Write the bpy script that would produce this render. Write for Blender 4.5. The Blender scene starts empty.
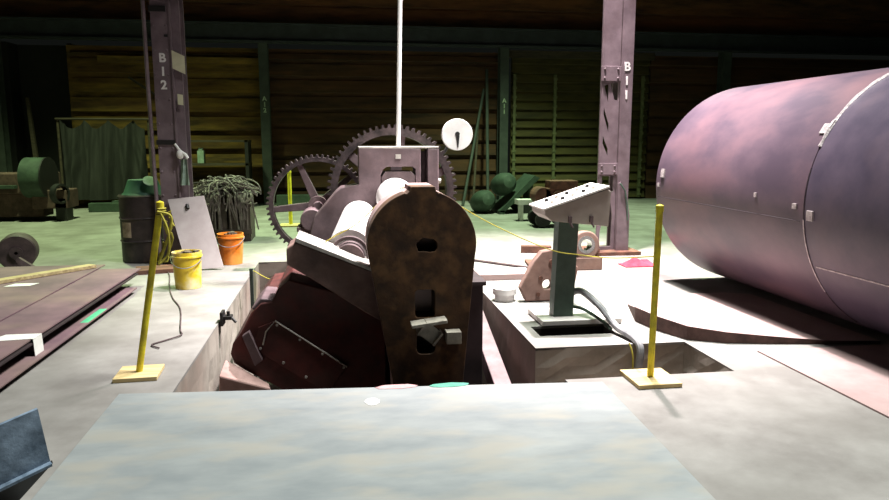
import bpy, bmesh, math, random
from mathutils import Vector, Matrix
random.seed(11)
SC = bpy.context.scene
COL = SC.collection
PI = math.pi

# ------------------------------------------------------------------ materials
def lin(c):
    return tuple(((v/255)/12.92 if v/255 <= .04045 else ((v/255+.055)/1.055)**2.4) for v in c) + (1,)

def mat(name, a, b=None, scale=4.0, rough=.7, metal=0.0, bump=.15, stretch=(1,1,1), c=None, cscale=1.2, cfac=.5, detail=8, lo=.35, hi=.68, spec=.5):
    """two-tone noise, plus an optional third tone in large blotches"""
    m = bpy.data.materials.new(name); m.use_nodes = True
    n = m.node_tree.nodes; l = m.node_tree.links
    p = n['Principled BSDF']
    p.inputs['Roughness'].default_value = rough; p.inputs['Metallic'].default_value = metal
    p.inputs['Specular IOR Level'].default_value = spec
    b = b or tuple(int(v*.75) for v in a)
    tc = n.new('ShaderNodeTexCoord'); mp = n.new('ShaderNodeMapping'); mp.inputs['Scale'].default_value = stretch
    l.new(tc.outputs['Object'], mp.inputs['Vector'])
    nz = n.new('ShaderNodeTexNoise'); nz.inputs['Scale'].default_value = scale; nz.inputs['Detail'].default_value = detail
    nz.inputs['Roughness'].default_value = .62
    l.new(mp.outputs[0], nz.inputs['Vector'])
    cr = n.new('ShaderNodeValToRGB'); e = cr.color_ramp.elements
    e[0].position = lo; e[0].color = lin(b); e[1].position = hi; e[1].color = lin(a)
    l.new(nz.outputs['Fac'], cr.inputs[0])
    out = cr.outputs[0]
    if c:
        n2 = n.new('ShaderNodeTexNoise'); n2.inputs['Scale'].default_value = cscale; n2.inputs['Detail'].default_value = 6
        l.new(mp.outputs[0], n2.inputs['Vector'])
        r2 = n.new('ShaderNodeValToRGB'); r2.color_ramp.elements[0].position = .48; r2.color_ramp.elements[1].position = .66
        l.new(n2.outputs['Fac'], r2.inputs[0])
        mu = n.new('ShaderNodeMath'); mu.operation = 'MULTIPLY'; mu.inputs[1].default_value = cfac
        l.new(r2.outputs[0], mu.inputs[0])
        mx = n.new('ShaderNodeMix'); mx.data_type = 'RGBA'
        l.new(mu.outputs[0], mx.inputs['Factor']); l.new(out, mx.inputs['A']); mx.inputs['B'].default_value = lin(c)
        out = mx.outputs['Result']
    l.new(out, p.inputs['Base Color'])
    if bump:
        bp = n.new('ShaderNodeBump'); bp.inputs['Strength'].default_value = bump; bp.inputs['Distance'].default_value = .02
        l.new(nz.outputs['Fac'], bp.inputs['Height']); l.new(bp.outputs[0], p.inputs['Normal'])
    return m

M = {}
M['concrete'] = mat('concrete', (148,145,141), (122,118,114), 1.7, .85, bump=.3, c=(102,98,92), cscale=.8, cfac=.5, lo=.38, hi=.64)
M['pitwall'] = mat('pit_concrete', (170,162,152), (128,120,110), 2.6, .9, bump=.4, c=(118,90,76), cscale=1.3, cfac=.6)
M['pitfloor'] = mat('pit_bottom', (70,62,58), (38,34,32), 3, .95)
M['cover'] = mat('cover_sheet', (147,151,150), (122,128,130), 1.9, .62, bump=.1, stretch=(.8,1.9,1), c=(152,148,138), cscale=2.4, cfac=.7)
M['green_stain'] = mat('green_paint', (60,130,110), (80,150,130), 14, .7)
M['pink_stain'] = mat('pink_paint', (190,150,150), (160,120,120), 14, .7)
M['white_stain'] = mat('white_paint', (225,225,220), (200,200,198), 14, .7)
M['rustbrown'] = mat('rusty_brown_plate', (86,58,34), (48,32,20), 6, .85, .05, .3, c=(122,88,54), cscale=9, cfac=.5)
M['oxide'] = mat('dark_red_oxide_paint', (98,42,38), (62,28,26), 5, .6, .05, .2, c=(70,55,52), cscale=3, cfac=.5)
M['mauve'] = mat('mauve_machine_paint', (118,98,102), (84,69,73), 5, .62, .1, .2, c=(84,66,68), cscale=3, cfac=.6)
M['mauve_dark'] = mat('dark_machine_paint', (104,86,88), (62,50,52), 6, .65, .1, .25)
M['slide'] = mat('slide_block_paint', (148,120,112), (92,72,68), 4, .65, .05, .25, c=(100,70,60), cscale=3, cfac=.6)
M['gear'] = mat('greasy_gear_iron', (92,78,80), (48,41,42), 9, .5, .35, .25, c=(48,40,42), cscale=5, cfac=.6)
M['roll'] = mat('bright_roll_steel', (226,222,220), (200,196,194), 3, .42, .15, .03, stretch=(6,.4,6))
M['steel_light'] = mat('worn_light_steel', (205,200,192), (160,154,148), 8, .5, .3, .1)
M['bracket'] = mat('bare_steel', (190,184,170), (140,134,124), 10, .5, .3, .1)
M['tank'] = mat('mill_scale_steel', (102,84,94), (76,64,76), 2.2, .42, 0, .06, spec=.3, stretch=(1,.6,1), c=(118,86,90), cscale=1.1, cfac=.6)
M['tank_b'] = mat('mill_scale_steel_grey', (90,78,92), (68,60,75), 2.4, .42, 0, .06, spec=.3, c=(100,82,88), cscale=1.3, cfac=.6)
M['weld'] = mat('weld_bead', (205,196,196), (150,138,140), 30, .5, .3, .4)
M['seam_dark'] = mat('dark_seam', (58,44,52), (40,30,38), 12, .6, .2)
M['yellow'] = mat('yellow_post_paint', (240,224,48), (206,188,40), 14, .6, 0, .15, c=(120,104,50), cscale=9, cfac=.45)
M['wood_pale'] = mat('pale_pine', (222,200,150), (190,166,112), 3, .75, 0, .12, stretch=(1,9,9))
M['wood_board'] = mat('weathered_timber', (205,186,140), (150,128,90), 4, .8, 0, .2, stretch=(1,8,8))
M['wood_dark'] = mat('dark_timber', (70,58,42), (42,34,25), 5, .85, 0, .3, stretch=(.6,4,4))
M['colmauve'] = mat('column_paint', (128,112,118), (98,84,90), 4, .6, .05, .15, c=(86,70,74), cscale=2.5, cfac=.6)
M['colgreen'] = mat('green_column_paint', (60,66,60), (42,48,44), 4, .7, .05, .2)
M['beamgreen'] = mat('beam_paint', (50,54,58), (34,38,40), 3, .75, .05, .2)
M['siding'] = mat('timber_siding', (140,108,44), (66,50,24), 2.2, .9, 0, .4, stretch=(.5,3,3), c=(74,40,22), cscale=.5, cfac=.7)
M['siding_hi'] = mat('dark_timber_siding', (88,58,34), (44,30,20), 2.2, .9, 0, .4, stretch=(.5,3,3), c=(78,46,20), cscale=.4, cfac=.7)
M['siding_up'] = mat('upper_timber_siding', (118,78,44), (66,44,26), 2.2, .9, 0, .4, stretch=(.5,3,3), c=(130,74,28), cscale=.4, cfac=.6)
M['slat'] = mat('door_slat', (84,74,36), (54,48,24), 2.5, .85, 0, .3, stretch=(.6,3,3), c=(88,78,30), cscale=.6, cfac=.6)
M['strip'] = mat('door_guide', (112,112,76), (80,82,54), 8, .7)
M['white'] = mat('white_enamel', (236,234,232), (214,212,210), 5, .5, 0, .03)
M['letter'] = mat('white_lettering', (232,230,228), (214,212,210), 20, .6, 0, 0)
M['letter_dim'] = mat('faded_lettering', (170,184,160), (120,134,112), 30, .7, 0, 0)
M['paper'] = mat('paper', (236,236,232), (222,220,214), 8, .8, 0, .05)
M['manila'] = mat('manila_card', (206,204,176), (186,182,152), 6, .8, 0, .05)
M['cloth_green'] = mat('grey_green_cloth', (150,170,156), (110,128,114), 8, .95, 0, .3)
M['board'] = mat('pale_board', (176,168,167), (158,148,147), 4, .7, 0, .08)
M['black'] = mat('black_paint', (26,24,24), (16,15,15), 6, .6)
M['darkhole'] = mat('black_rubber', (16,14,13), (9,8,8), 8, .8)
M['drum'] = mat('dark_drum_paint', (66,54,56), (36,30,32), 5, .5, .15, .2, c=(110,92,84), cscale=3.5, cfac=.4)
M['drumpatch'] = mat('worn_label', (190,168,150), (130,110,96), 10, .8)
M['tub'] = mat('green_plastic', (60,104,84), (44,82,66), 5, .55)
M['bucket_y'] = mat('yellow_bucket', (232,204,50), (206,172,40), 6, .45, 0, .05, c=(236,226,190), cscale=5, cfac=.75)
M['bucket_o'] = mat('orange_bucket', (240,140,46), (222,112,30), 6, .45, 0, .05, c=(246,176,90), cscale=4, cfac=.6)
M['contents'] = mat('grimy_scrap', (110,96,80), (60,50,42), 14, .9, 0, .6)
M['wire'] = mat('grey_wire', (148,134,136), (98,88,90), 12, .6, .2, .1)
M['console'] = mat('grey_console_paint', (168,158,150), (146,136,128), 4, .55, 0, .05)
M['panel'] = mat('pale_control_panel', (232,228,222), (212,208,202), 6, .5, 0, .03)
M['post_green'] = mat('green_grey_post', (72,92,80), (52,70,60), 5, .6, .1, .1)
M['conduit'] = mat('grey_conduit', (150,150,152), (116,116,120), 10, .6, .1, .1)
M['casting'] = mat('pink_brown_casting', (140,112,102), (104,80,72), 5, .75, .05, .3, c=(120,88,76), cscale=6, cfac=.5)
M['rust'] = mat('rust', (122,82,66), (76,50,42), 6, .85, .1, .4)
M['brown_edge'] = mat('brown_plate_edge', (104,78,72), (66,48,44), 7, .85, .1, .3)
M['plate'] = mat('rusty_plate', (128,100,106), (98,76,84), 2.4, .75, .05, .1, c=(138,118,106), cscale=.9, cfac=.7)
M['plate_edge'] = mat('dark_plate', (66,52,54), (40,32,34), 3, .7, .2, .1)
M['plate_pink'] = mat('pinkish_plate', (176,154,152), (154,130,128), 2.2, .75, 0, .1, c=(150,122,118), cscale=1.2, cfac=.5)
M['rag'] = mat('pink_rag', (214,72,92), (170,44,64), 9, .95, 0, .4)
M['blue'] = mat('slate_blue_steel', (150,170,192), (74,92,110), 7, .6, .05, .3, c=(44,56,68), cscale=5, cfac=.85)
M['chrome'] = mat('polished_steel', (220,222,218), (190,192,188), 6, .22, .8, .02)
M['green_iron'] = mat('green_iron', (62,78,64), (38,52,42), 5, .7, .1, .3)
M['tarp'] = mat('grey_tarpaulin', (42,41,38), (27,26,24), 3, .9, 0, .2, stretch=(4,4,.6))
M['cord'] = mat('yellow_cord', (196,184,70), (160,148,50), 20, .8)
M['rubble'] = mat('broken_concrete', (190,158,152), (150,120,114), 5, .9, 0, .5)
M['greenpaint'] = mat('green_mark', (90,190,140), (70,160,116), 9, .7)

# ------------------------------------------------------------------ mesh builder
def xz(y):
    return lambda u, v, w: Vector((u, y+w, v))

class MB:
    def __init__(s): s.bm = bmesh.new()
    def face(s, vs):
        try: return s.bm.faces.new(vs)
        except ValueError: return None
    def box(s, x0, x1, y0, y1, z0, z1, mtx=None):
        P = [Vector(p) for p in ((x0,y0,z0),(x1,y0,z0),(x1,y1,z0),(x0,y1,z0),(x0,y0,z1),(x1,y0,z1),(x1,y1,z1),(x0,y1,z1))]
        if mtx: P = [mtx @ p for p in P]
        v = [s.bm.verts.new(p) for p in P]
        for f in ((3,2,1,0),(4,5,6,7),(0,1,5,4),(1,2,6,5),(2,3,7,6),(3,0,4,7)): s.face([v[i] for i in f])
        return s
    def hexa(s, pts):
        v = [s.bm.verts.new(p) for p in pts]
        for f in ((3,2,1,0),(4,5,6,7),(0,1,5,4),(1,2,6,5),(2,3,7,6),(3,0,4,7)): s.face([v[i] for i in f])
        return s
    def prism(s, outer, fn, depth, holes=()):
        """outline (u,v) extruded along w by depth; fn(u,v,w) gives the point"""
        edges = []
        loops = []
        for lp in [outer]+list(holes):
            vs = [s.bm.verts.new(fn(u, v, 0)) for u, v in lp]
            loops.append(vs)
            for i in range(len(vs)): edges.append(s.bm.edges.new((vs[i], vs[(i+1) % len(vs)])))
        r = bmesh.ops.triangle_fill(s.bm, use_beauty=True, use_dissolve=False, edges=edges)
        front = [g for g in r['geom'] if isinstance(g, bmesh.types.BMFace)]
        mapping = {}
        for lp, src in zip(loops, [outer]+list(holes)):
            for v, (a, b) in zip(lp, src): mapping[v] = s.bm.verts.new(fn(a, b, depth))
        for f in front: s.face([mapping[v] for v in reversed(f.verts)])
        for vs in loops:
            for i in range(len(vs)):
                a, b = vs[i], vs[(i+1) % len(vs)]
                s.face([a, b, mapping[b], mapping[a]])
        return s
    def cyl(s, p0, p1, r0, r1=None, seg=24, caps=True):
        p0, p1 = Vector(p0), Vector(p1); r1 = r0 if r1 is None else r1
        d = (p1-p0).normalized(); a = d.orthogonal().normalized(); b = d.cross(a)
        A = []; B = []
        for i in range(seg):
            t = 2*PI*i/seg; o = a*math.cos(t)+b*math.sin(t)
            A.append(s.bm.verts.new(p0+o*r0)); B.append(s.bm.verts.new(p1+o*r1))
        for i in range(seg): s.face([A[i], A[(i+1) % seg], B[(i+1) % seg], B[i]])
        if caps: s.face(list(reversed(A))); s.face(B)
        return s
    def lathe(s, prof, origin, axis=(0,0,1), seg=32, a0=0, a1=2*PI):
        """prof = (radius, height) list round an axis; closed when a full turn"""
        o = Vector(origin); d = Vector(axis).normalized(); a = d.orthogonal().normalized(); b = d.cross(a)
        full = abs(a1-a0-2*PI) < 1e-6; n = seg if full else seg+1
        rings = []
        for i in range(n):
            t = a0+(a1-a0)*i/seg; u = a*math.cos(t)+b*math.sin(t)
            rings.append([s.bm.verts.new(o+d*h+u*max(r, .0004)) for r, h in prof])
        for i in range(seg):
            A, B = rings[i], rings[(i+1) % n]
            for k in range(len(prof)-1): s.face([A[k], B[k], B[k+1], A[k+1]])
        return s
    def tube(s, pts, r, seg=8):
        pts = [Vector(p) for p in pts]; rings = []; n = len(pts)
        up = None
        for i, p in enumerate(pts):
            d = (pts[min(i+1, n-1)]-pts[max(i-1, 0)]).normalized()
            if up is None: up = d.orthogonal().normalized()
            up = (up-d*up.dot(d)).normalized(); b = d.cross(up)
            rr = r[i] if isinstance(r, (list, tuple)) else r
            rings.append([s.bm.verts.new(p+(up*math.cos(2*PI*k/seg)+b*math.sin(2*PI*k/seg))*rr) for k in range(seg)])
        for A, B in zip(rings, rings[1:]):
            for k in range(seg): s.face([A[k], A[(k+1) % seg], B[(k+1) % seg], B[k]])
        s.face(list(reversed(rings[0]))); s.face(rings[-1])
        return s
    def grid(s, fn, nu, nv, thick=None):
        """fn(u,v) surface, with fn2 offset when thick is given"""
        T = [[s.bm.verts.new(fn(i/nu, j/nv)) for j in range(nv+1)] for i in range(nu+1)]
        for i in range(nu):
            for j in range(nv): s.face([T[i][j], T[i+1][j], T[i+1][j+1], T[i][j+1]])
        if thick:
            t = Vector(thick)
            B = [[s.bm.verts.new(T[i][j].co+t) for j in range(nv+1)] for i in range(nu+1)]
            for i in range(nu):
                for j in range(nv): s.face([B[i][j], B[i][j+1], B[i+1][j+1], B[i+1][j]])
            for i in range(nu):
                s.face([T[i][0], B[i][0], B[i+1][0], T[i+1][0]]); s.face([T[i+1][nv], B[i+1][nv], B[i][nv], T[i][nv]])
            for j in range(nv):
                s.face([T[0][j+1], B[0][j+1], B[0][j], T[0][j]]); s.face([T[nu][j], B[nu][j], B[nu][j+1], T[nu][j+1]])
        return s
    def sphere(s, c, r, seg=20, ring=12, sc=(1,1,1)):
        m = Matrix.Translation(c) @ Matrix.Diagonal((sc[0]*r, sc[1]*r, sc[2]*r, 1))
        bmesh.ops.create_uvsphere(s.bm, u_segments=seg, v_segments=ring, radius=1, matrix=m); return s
    def build(s, name, material, parent=None, smooth=True, bevel=0, angle=35):
        bmesh.ops.recalc_face_normals(s.bm, faces=s.bm.faces)
        me = bpy.data.meshes.new(name)
        if parent is not None: org = world_loc(parent)
        else:
            co = [v.co for v in s.bm.verts]
            org = Vector(((min(c.x for c in co)+max(c.x for c in co))/2, (min(c.y for c in co)+max(c.y for c in co))/2, min(c.z for c in co)))
        bmesh.ops.translate(s.bm, verts=s.bm.verts, vec=-org)
        s.bm.to_mesh(me); s.bm.free()
        me.materials.append(material)
        o = bpy.data.objects.new(name, me); COL.objects.link(o)
        if parent is not None: o.parent = parent
        else: o.location = org
        if smooth:
            for p in me.polygons: p.use_smooth = True
            me.set_sharp_from_angle(angle=math.radians(angle))
        if bevel:
            b = o.modifiers.new('bevel', 'BEVEL'); b.width = bevel; b.segments = 2; b.limit_method = 'ANGLE'; b.angle_limit = math.radians(50)
        return o

def world_loc(o):
    v = Vector((0,0,0))
    while o: v += o.location; o = o.parent
    return v
def tag(o, label, cat, group=None, kind=None):
    o['label'] = label; o['category'] = cat
    if group: o['group'] = group
    if kind: o['kind'] = kind
    return o
def thing(name, label, cat, loc, group=None):
    o = bpy.data.objects.new(name, None); COL.objects.link(o); o.location = loc; o.empty_display_size = .1
    return tag(o, label, cat, group)
def struct(o): o['kind'] = 'structure'; return o
def children(o): return [c for c in bpy.data.objects if c.parent == o]
def copy_tree(o, parent=None):
    c = o.copy(); COL.objects.link(c)
    if parent: c.parent = parent
    for ch in children(o): copy_tree(ch, c)
    return c
def rot(axis, deg, at):
    return Matrix.Translation(at) @ Matrix.Rotation(math.radians(deg), 4, axis) @ Matrix.Translation(-Vector(at))
def letters(name, chars, x, y, z, size, dz, material, parent, tilt=0):
    """characters stacked downward, facing the camera side"""
    bm = bmesh.new()
    for i, ch in enumerate(chars):
        cu = bpy.data.curves.new('t', 'FONT'); cu.body = ch; cu.size = size; cu.align_x = 'CENTER'; cu.extrude = .003; cu.offset = size*.03
        t = bpy.data.objects.new('t', cu); COL.objects.link(t)
        dg = bpy.context.evaluated_depsgraph_get(); dg.update()
        me = bpy.data.meshes.new_from_object(t.evaluated_get(dg))
        mt = Matrix.Translation((x, y, z-i*dz)) @ Matrix.Rotation(PI/2, 4, 'X')
        me.transform(mt); bm.from_mesh(me)
        bpy.data.objects.remove(t); bpy.data.curves.remove(cu); bpy.data.meshes.remove(me)
    mb = MB(); mb.bm.free(); mb.bm = bm
    return mb.build(name, material, parent, smooth=False)

# ------------------------------------------------------------------ setting
PX0, PX1, PY0, PY1 = -1.1, 1.47, 3.3, 9.4
RX, RY0, RY1 = 2.70, 4.37, 5.10
DEEP = -1.45
pit = [(PX0,PY0),(PX1,PY0),(PX1,RY0),(RX,RY0),(RX,RY1),(PX1,RY1),(PX1,PY1),(PX0,PY1)]
slot = [(1.60,5.42),(2.26,5.42),(2.26,5.72),(1.60,5.72)]
b = MB()
b.prism([(-26,-6),(28,-6),(28,26),(-26,26)], lambda u,v,w: Vector((u,v,w)), -.02, [pit, slot])
f = struct(b.build('floor', M['concrete'], smooth=False))
def pitside(name, a, c, zb=DEEP):
    bb = MB(); n = max(2, int((Vector(a)-Vector(c)).length/.12))
    dx, dy = c[0]-a[0], c[1]-a[1]; L = math.hypot(dx, dy); nx, ny = dy/L, -dx/L
    def fn(u, v):
        j = 0 if v > .99 or u in (0, 1) else random.uniform(-.012, .012)
        return Vector((a[0]+dx*u+nx*j, a[1]+dy*u+ny*j, zb+(-.012-zb)*v))
    bb.grid(fn, n, 8)
    return struct(bb.build(name, M['pitwall'], smooth=False))
pitside('wall_pit_left', (PX0,PY0), (PX0,PY1)); pitside('wall_pit_back', (PX0,PY1), (PX1,PY1))
pitside('wall_pit_right', (PX1,PY1), (PX1,RY1)); pitside('wall_recess_back', (PX1,RY1), (RX,RY1), -.6)
pitside('wall_recess_right', (RX,RY1), (RX,RY0), -.6); pitside('wall_recess_front', (RX,RY0), (PX1,RY0), -.6)
pitside('wall_pit_front', (PX1,PY0), (PX0,PY0)); pitside('wall_pit_corner', (PX1,RY0), (PX1,PY0))
pitside('wall_pit_ledge', (PX1,RY1), (PX1,RY0), DEEP).data.transform(Matrix.Translation((0,0,0)))
bpy.data.objects['wall_pit_ledge'].location.z = DEEP-.6+.012
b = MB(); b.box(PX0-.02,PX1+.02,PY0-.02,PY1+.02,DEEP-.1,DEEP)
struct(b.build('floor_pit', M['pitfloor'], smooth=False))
b = MB(); b.box(PX1+.001,RX+.02,RY0-.02,RY1+.02,-.65,-.6)
struct(b.build('floor_recess', M['pitwall'], smooth=False))
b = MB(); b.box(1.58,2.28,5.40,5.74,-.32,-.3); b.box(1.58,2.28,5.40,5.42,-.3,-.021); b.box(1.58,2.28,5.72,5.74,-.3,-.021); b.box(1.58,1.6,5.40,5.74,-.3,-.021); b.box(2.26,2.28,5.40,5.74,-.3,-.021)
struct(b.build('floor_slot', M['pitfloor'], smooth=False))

# back wall: lapped timber siding in bays between the wall columns
WY = 18.45
def siding(name, x0, x1, z0, z1, pitch, m, gap=.07, depth=.09, jag=0):
    bb = MB(); z = z0
    while z < z1-.05:
        t = min(z+pitch, z1)
        xa = x0 + (random.uniform(0, jag) if jag else 0)
        dz = random.uniform(-.012, .012)
        # one board: leaning face with a shadow gap above it
        bb.hexa([Vector(p) for p in ((xa,WY-depth,z+dz),(x1,WY-depth,z+dz),(x1,WY+.03,z+dz),(xa,WY+.03,z+dz),
                                     (xa,WY-.02,t-gap),(x1,WY-.02,t-gap),(x1,WY+.03,t-gap),(xa,WY+.03,t-gap))])
        z = t
    bb.box(x0, x1, WY+.03, WY+.08, z0, z1)
    return struct(bb.build(name, m, smooth=False))
siding('wall_back', -6.45, -1.85, .0, 3.85, .46, M['siding'], gap=.13, jag=.12)
siding('wall_back_middle', -1.85, 4.2, .0, 3.85, .40, M['siding_hi'], gap=.11)
siding('wall_back_left', -26, -7.9, .0, 3.85, .43, M['siding'], gap=.1)
siding('wall_back_right', 8.35, 28, .0, 3.85, .45, M['siding_hi'], gap=.09)
siding('wall_back_upper', -26, 28, 4.3, 9.0, .62, M['siding_up'], gap=.06)
# sliding slatted door in the bay to the right
bb = MB(); z = .05
while z < 3.7:
    bb.hexa([Vector(p) for p in ((4.5,WY-.10,z),(8.3,WY-.10,z),(8.3,WY,z),(4.5,WY,z),(4.5,WY-.03,z+.19),(8.3,WY-.03,z+.19),(8.3,WY,z+.19),(4.5,WY,z+.19))]); z += .235
bb.box(4.5,8.3,WY,WY+.05,.0,3.75)
d1 = struct(bb.build('door_1', M['slat'], smooth=False))
for x in (4.56, 5.66, 6.93, 8.1):
    b = MB(); b.box(x-.035, x+.035, WY-.17, WY-.10, .05, 3.3)
    for k in range(14): b.box(x-.055, x+.055, WY-.185, WY-.17, .1+k*.235, .16+k*.235)
    b.build('guide_strip', M['strip'], d1, smooth=False)
b = MB(); b.box(4.2,8.4,WY-.16,WY+.03,3.72,3.9)
b.build('head_rail', M['wood_dark'], d1, smooth=False)
# doorway at the left, lined in black to paint the darkness beyond
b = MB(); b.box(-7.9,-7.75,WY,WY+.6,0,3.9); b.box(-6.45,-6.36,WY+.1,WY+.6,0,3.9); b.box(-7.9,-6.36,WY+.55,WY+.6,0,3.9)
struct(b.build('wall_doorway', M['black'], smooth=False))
# wall beam above the bays
b = MB(); b.box(-26,28,17.95,18.0,3.95,4.35); b.box(-26,28,17.85,18.1,4.33,4.38); b.box(-26,28,17.85,18.1,3.92,3.97)
struct(b.build('trim_1', M['beamgreen'], smooth=False))
b = MB(); b.box(-5.7,-1.9,WY-.16,WY-.09,3.45,3.6)
struct(b.build('trim_2', M['siding'], smooth=False))

wl = ['green wall column at the far left edge beside the dark doorway', 'dark green wall column behind the small spoked gear', 'green wall column left of the slatted door with poles against it', 'dark wall column right of the slatted door, partly behind the steel cylinder']
for i, x in enumerate((-7.9, -1.8, 4.2, 10.3)):
    r = thing('wall_column', wl[i], 'column', (x, 18.1, 0))
    b = MB(); b.box(x-.11,x+.11,17.93,17.96,0,3.95); b.box(x-.11,x+.11,18.22,18.25,0,3.95); b.box(x-.015,x+.015,17.96,18.22,0,3.95)
    b.build('shaft', M['colgreen'], r, smooth=False)
    b = MB(); b.box(x-.24,x+.24,17.86,18.3,0,.03)
    b.build('base_plate', M['colgreen'], r, smooth=False)
    if i < 3: letters('lettering', ('A13','A12','A11')[i], x, 17.925, 2.55, .15, .14, M['letter_dim'], r)

# ------------------------------------------------------------------ cover sheet over the pit
b = MB()
cv = [(-1.38,2.35),(1.60,2.35),(1.68,4.23),(-1.41,4.46)]
b.prism(cv, lambda u,v,w: Vector((u,v,.003+w)), .022)
cover = thing('cover_sheet', 'large pale grey sheet laid flat over the near end of the pit', 'cover sheet', (0,3.4,.003))
b.build('sheet', M['cover'], cover, smooth=False, bevel=.003)
def blob(cx, cy, rx, ry, z, th, n=18, jit=.25):
    return [(cx+rx*math.cos(2*PI*i/n)*random.uniform(1-jit,1), cy+ry*math.sin(2*PI*i/n)*random.uniform(1-jit,1)) for i in range(n)]
for nm, mt, (cx, cy, rx, ry) in (('green_paint_mark','green_stain',(.66,4.31,.15,.045)), ('pink_paint_mark','pink_stain',(.33,4.33,.16,.045)), ('white_paint_mark','white_stain',(.16,4.09,.05,.07))):
    b = MB(); b.prism(blob(cx,cy,rx,ry,0,0), lambda u,v,w: Vector((u,v,.0255+w)), .002)
    b.build(nm, M[mt], cover, smooth=False)

# ------------------------------------------------------------------ plate bending machine
mc = thing('plate_bending_machine', 'big rusty plate bending roll with spoked gears standing in the floor pit', 'rolling machine', (.3, 6.8, DEEP))
# hinged end yoke at the front (keyhole outline)
def yoke_outline(cx=.60, cz=.815, R=.415):
    pts = []
    a0, a1 = math.radians(-12), math.radians(192)
    pts += [(.90,-.9), (.915,-.30)]
    n = 44
    for i in range(n+1):
        t = a0+(a1-a0)*i/n
        x, z = cx+R*math.cos(t), cz+R*math.sin(t)
        if .49 < x < .72 and z > cz:          # the lug on top
            continue
        pts.append((x, z))
        if i < n:
            t2 = a0+(a1-a0)*(i+1)/n; x2 = cx+R*math.cos(t2)
            if x >= .72 and .49 < x2 < .72 and z > cz: pts += [(.725,1.205),(.705,1.225),(.70,1.255),(.515,1.255),(.51,1.225),(.485,1.205)]
    pts += [(.375,-.30), (.39,-.9)]
    return pts
def rrect(x0, x1, z0, z1, r, n=5):
    P = []
    for cx, cz, s in ((x1-r,z0+r,-90),(x1-r,z1-r,0),(x0+r,z1-r,90),(x0+r,z0+r,180)):
        for k in range(n+1):
            t = math.radians(s+90*k/n); P.append((cx+r*math.cos(t), cz+r*math.sin(t)))
    return P
ragged = [(.63+.105*math.cos(t)*k, .815+.065*math.sin(t)*k) for t, k in [(2*PI*i/14, random.uniform(.72,1.05)) for i in range(14)]]
yo = yoke_outline()
b = MB()
b.prism(yo, xz(5.2), .22, [ragged, rrect(.54,.695,.25,.47,.03), rrect(.55,.695,-.04,.20,.045)])
yoke = b.build('end_yoke', M['rustbrown'], mc, bevel=.008)
b = MB(); b.prism(yo, xz(5.42), .28)
b.build('yoke_rim', M['plate_pink'], yoke, bevel=.01)  # paler than the yoke face: overhead light on the rim put into its colour
# small steel clamp hanging in the slot
cl = MB()
cl.box(.50,.77,5.04,5.18,.225,.25, rot('Y',-7,(.63,5.1,.23)))
cl.build('clamp', M['bracket'], yoke, smooth=False, bevel=.003)
cl = bpy.data.objects['clamp']
b = MB(); b.box(.56,.72,5.09,5.11,.10,.215, rot('Y',38,(.64,5.1,.16))); b.box(.56,.575,5.05,5.18,.10,.215, rot('Y',38,(.64,5.1,.16))); b.box(.705,.72,5.05,5.18,.10,.215, rot('Y',38,(.64,5.1,.16)))
b.build('hook', M['bracket'], cl, smooth=False)
b = MB(); b.box(.77,.885,5.10,5.2,.06,.155)
b.build('stop_block', M['bracket'], yoke, smooth=False, bevel=.004)

# left inclined side frame with cover panel
b = MB()
low = [(-.43,.49),(-.52,.41),(-.57,.31),(-.66,.30),(-.74,.22),(-.82,.07),(-.895,-.03),(-.915,-.11),(-.89,-.19),(-.80,-.26),(-.70,-.32),(-.21,-.62),(-.10,-1.40),(.34,-1.40),(.34,.25)]
b.prism(low, xz(5.66), 1.3)
sf = b.build('side_frame', M['oxide'], mc, bevel=.012)
ang = math.radians(-36)
def inc(u, v, base=(-.55,.155)):   # panel axes: u along the slope
    return (base[0]+u*math.cos(ang)+v*math.sin(-ang)*-1, base[1]+u*math.sin(ang)-v*math.cos(ang)*1)
pan = [inc(0,0), inc(.70,0), inc(.70,.28), inc(-.02,.29), inc(-.08,.12)]
b = MB(); b.prism(pan, xz(5.645), .02)
pn = b.build('access_panel', M['oxide'], sf, smooth=False, bevel=.004)
for u in (.03,.25,.47,.68):
    for v in (.02,.255):
        x, z = inc(u, v); b = MB(); b.cyl((x,5.632,z),(x,5.646,z),.011,seg=8)
        b.build('bolt', M['steel_light'], pn, smooth=False)
P = [inc(0,0), inc(.70,0)]
b = MB(); b.tube([(-.655,5.64,-.04),(-.625,5.64,.07),(P[0][0],5.64,P[0][1]),(P[1][0],5.64,P[1][1])], .007, 6)
b.build('panel_edge', M['steel_light'], pn)
b = MB(); b.prism([(-.81,.05),(-.755,.085),(-.66,-.16),(-.72,-.205)], xz(5.60), .07)
b.build('end_cap', M['mauve'], sf, smooth=False, bevel=.006)
b = MB(); b.prism([(-.74,.25),(-.66,.335),(-.57,.325),(-.56,.27),(-.66,.24)], xz(5.68), .5)
b.build('side_lug', M['mauve'], sf, smooth=False, bevel=.01)
# upper slide block on the side frame
b = MB()
b.prism([(-.36,.80),(.30,.52),(.30,.13),(.17,.21),(-.28,.52),(-.44,.62),(-.44,.75)], xz(5.6), .42)
ub = b.build('slide_block', M['slide'], mc, bevel=.012)
b = MB(); b.prism([(-.37,.807),(.30,.523),(.30,.553),(-.36,.84)], xz(5.575), .47)
b.build('lit_top_strip', M['steel_light'], ub, smooth=False, bevel=.004)  # pale strip paints the lamp-lit top surface of the block
# base box on the right of the yoke
b = MB(); b.box(.45,1.19,5.78,6.5,DEEP+.01,.37); b.box(.42,1.21,5.74,6.54,.37,.41)
b.build('base_box', M['plate_edge'], mc, smooth=False, bevel=.008)
b = MB(); b.box(-.2,1.15,6.5,8.3,DEEP,.05); b.box(-.5,1.2,7.9,9.1,DEEP,.2)
b.build('bed', M['mauve_dark'], mc, smooth=False, bevel=.01)
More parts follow.
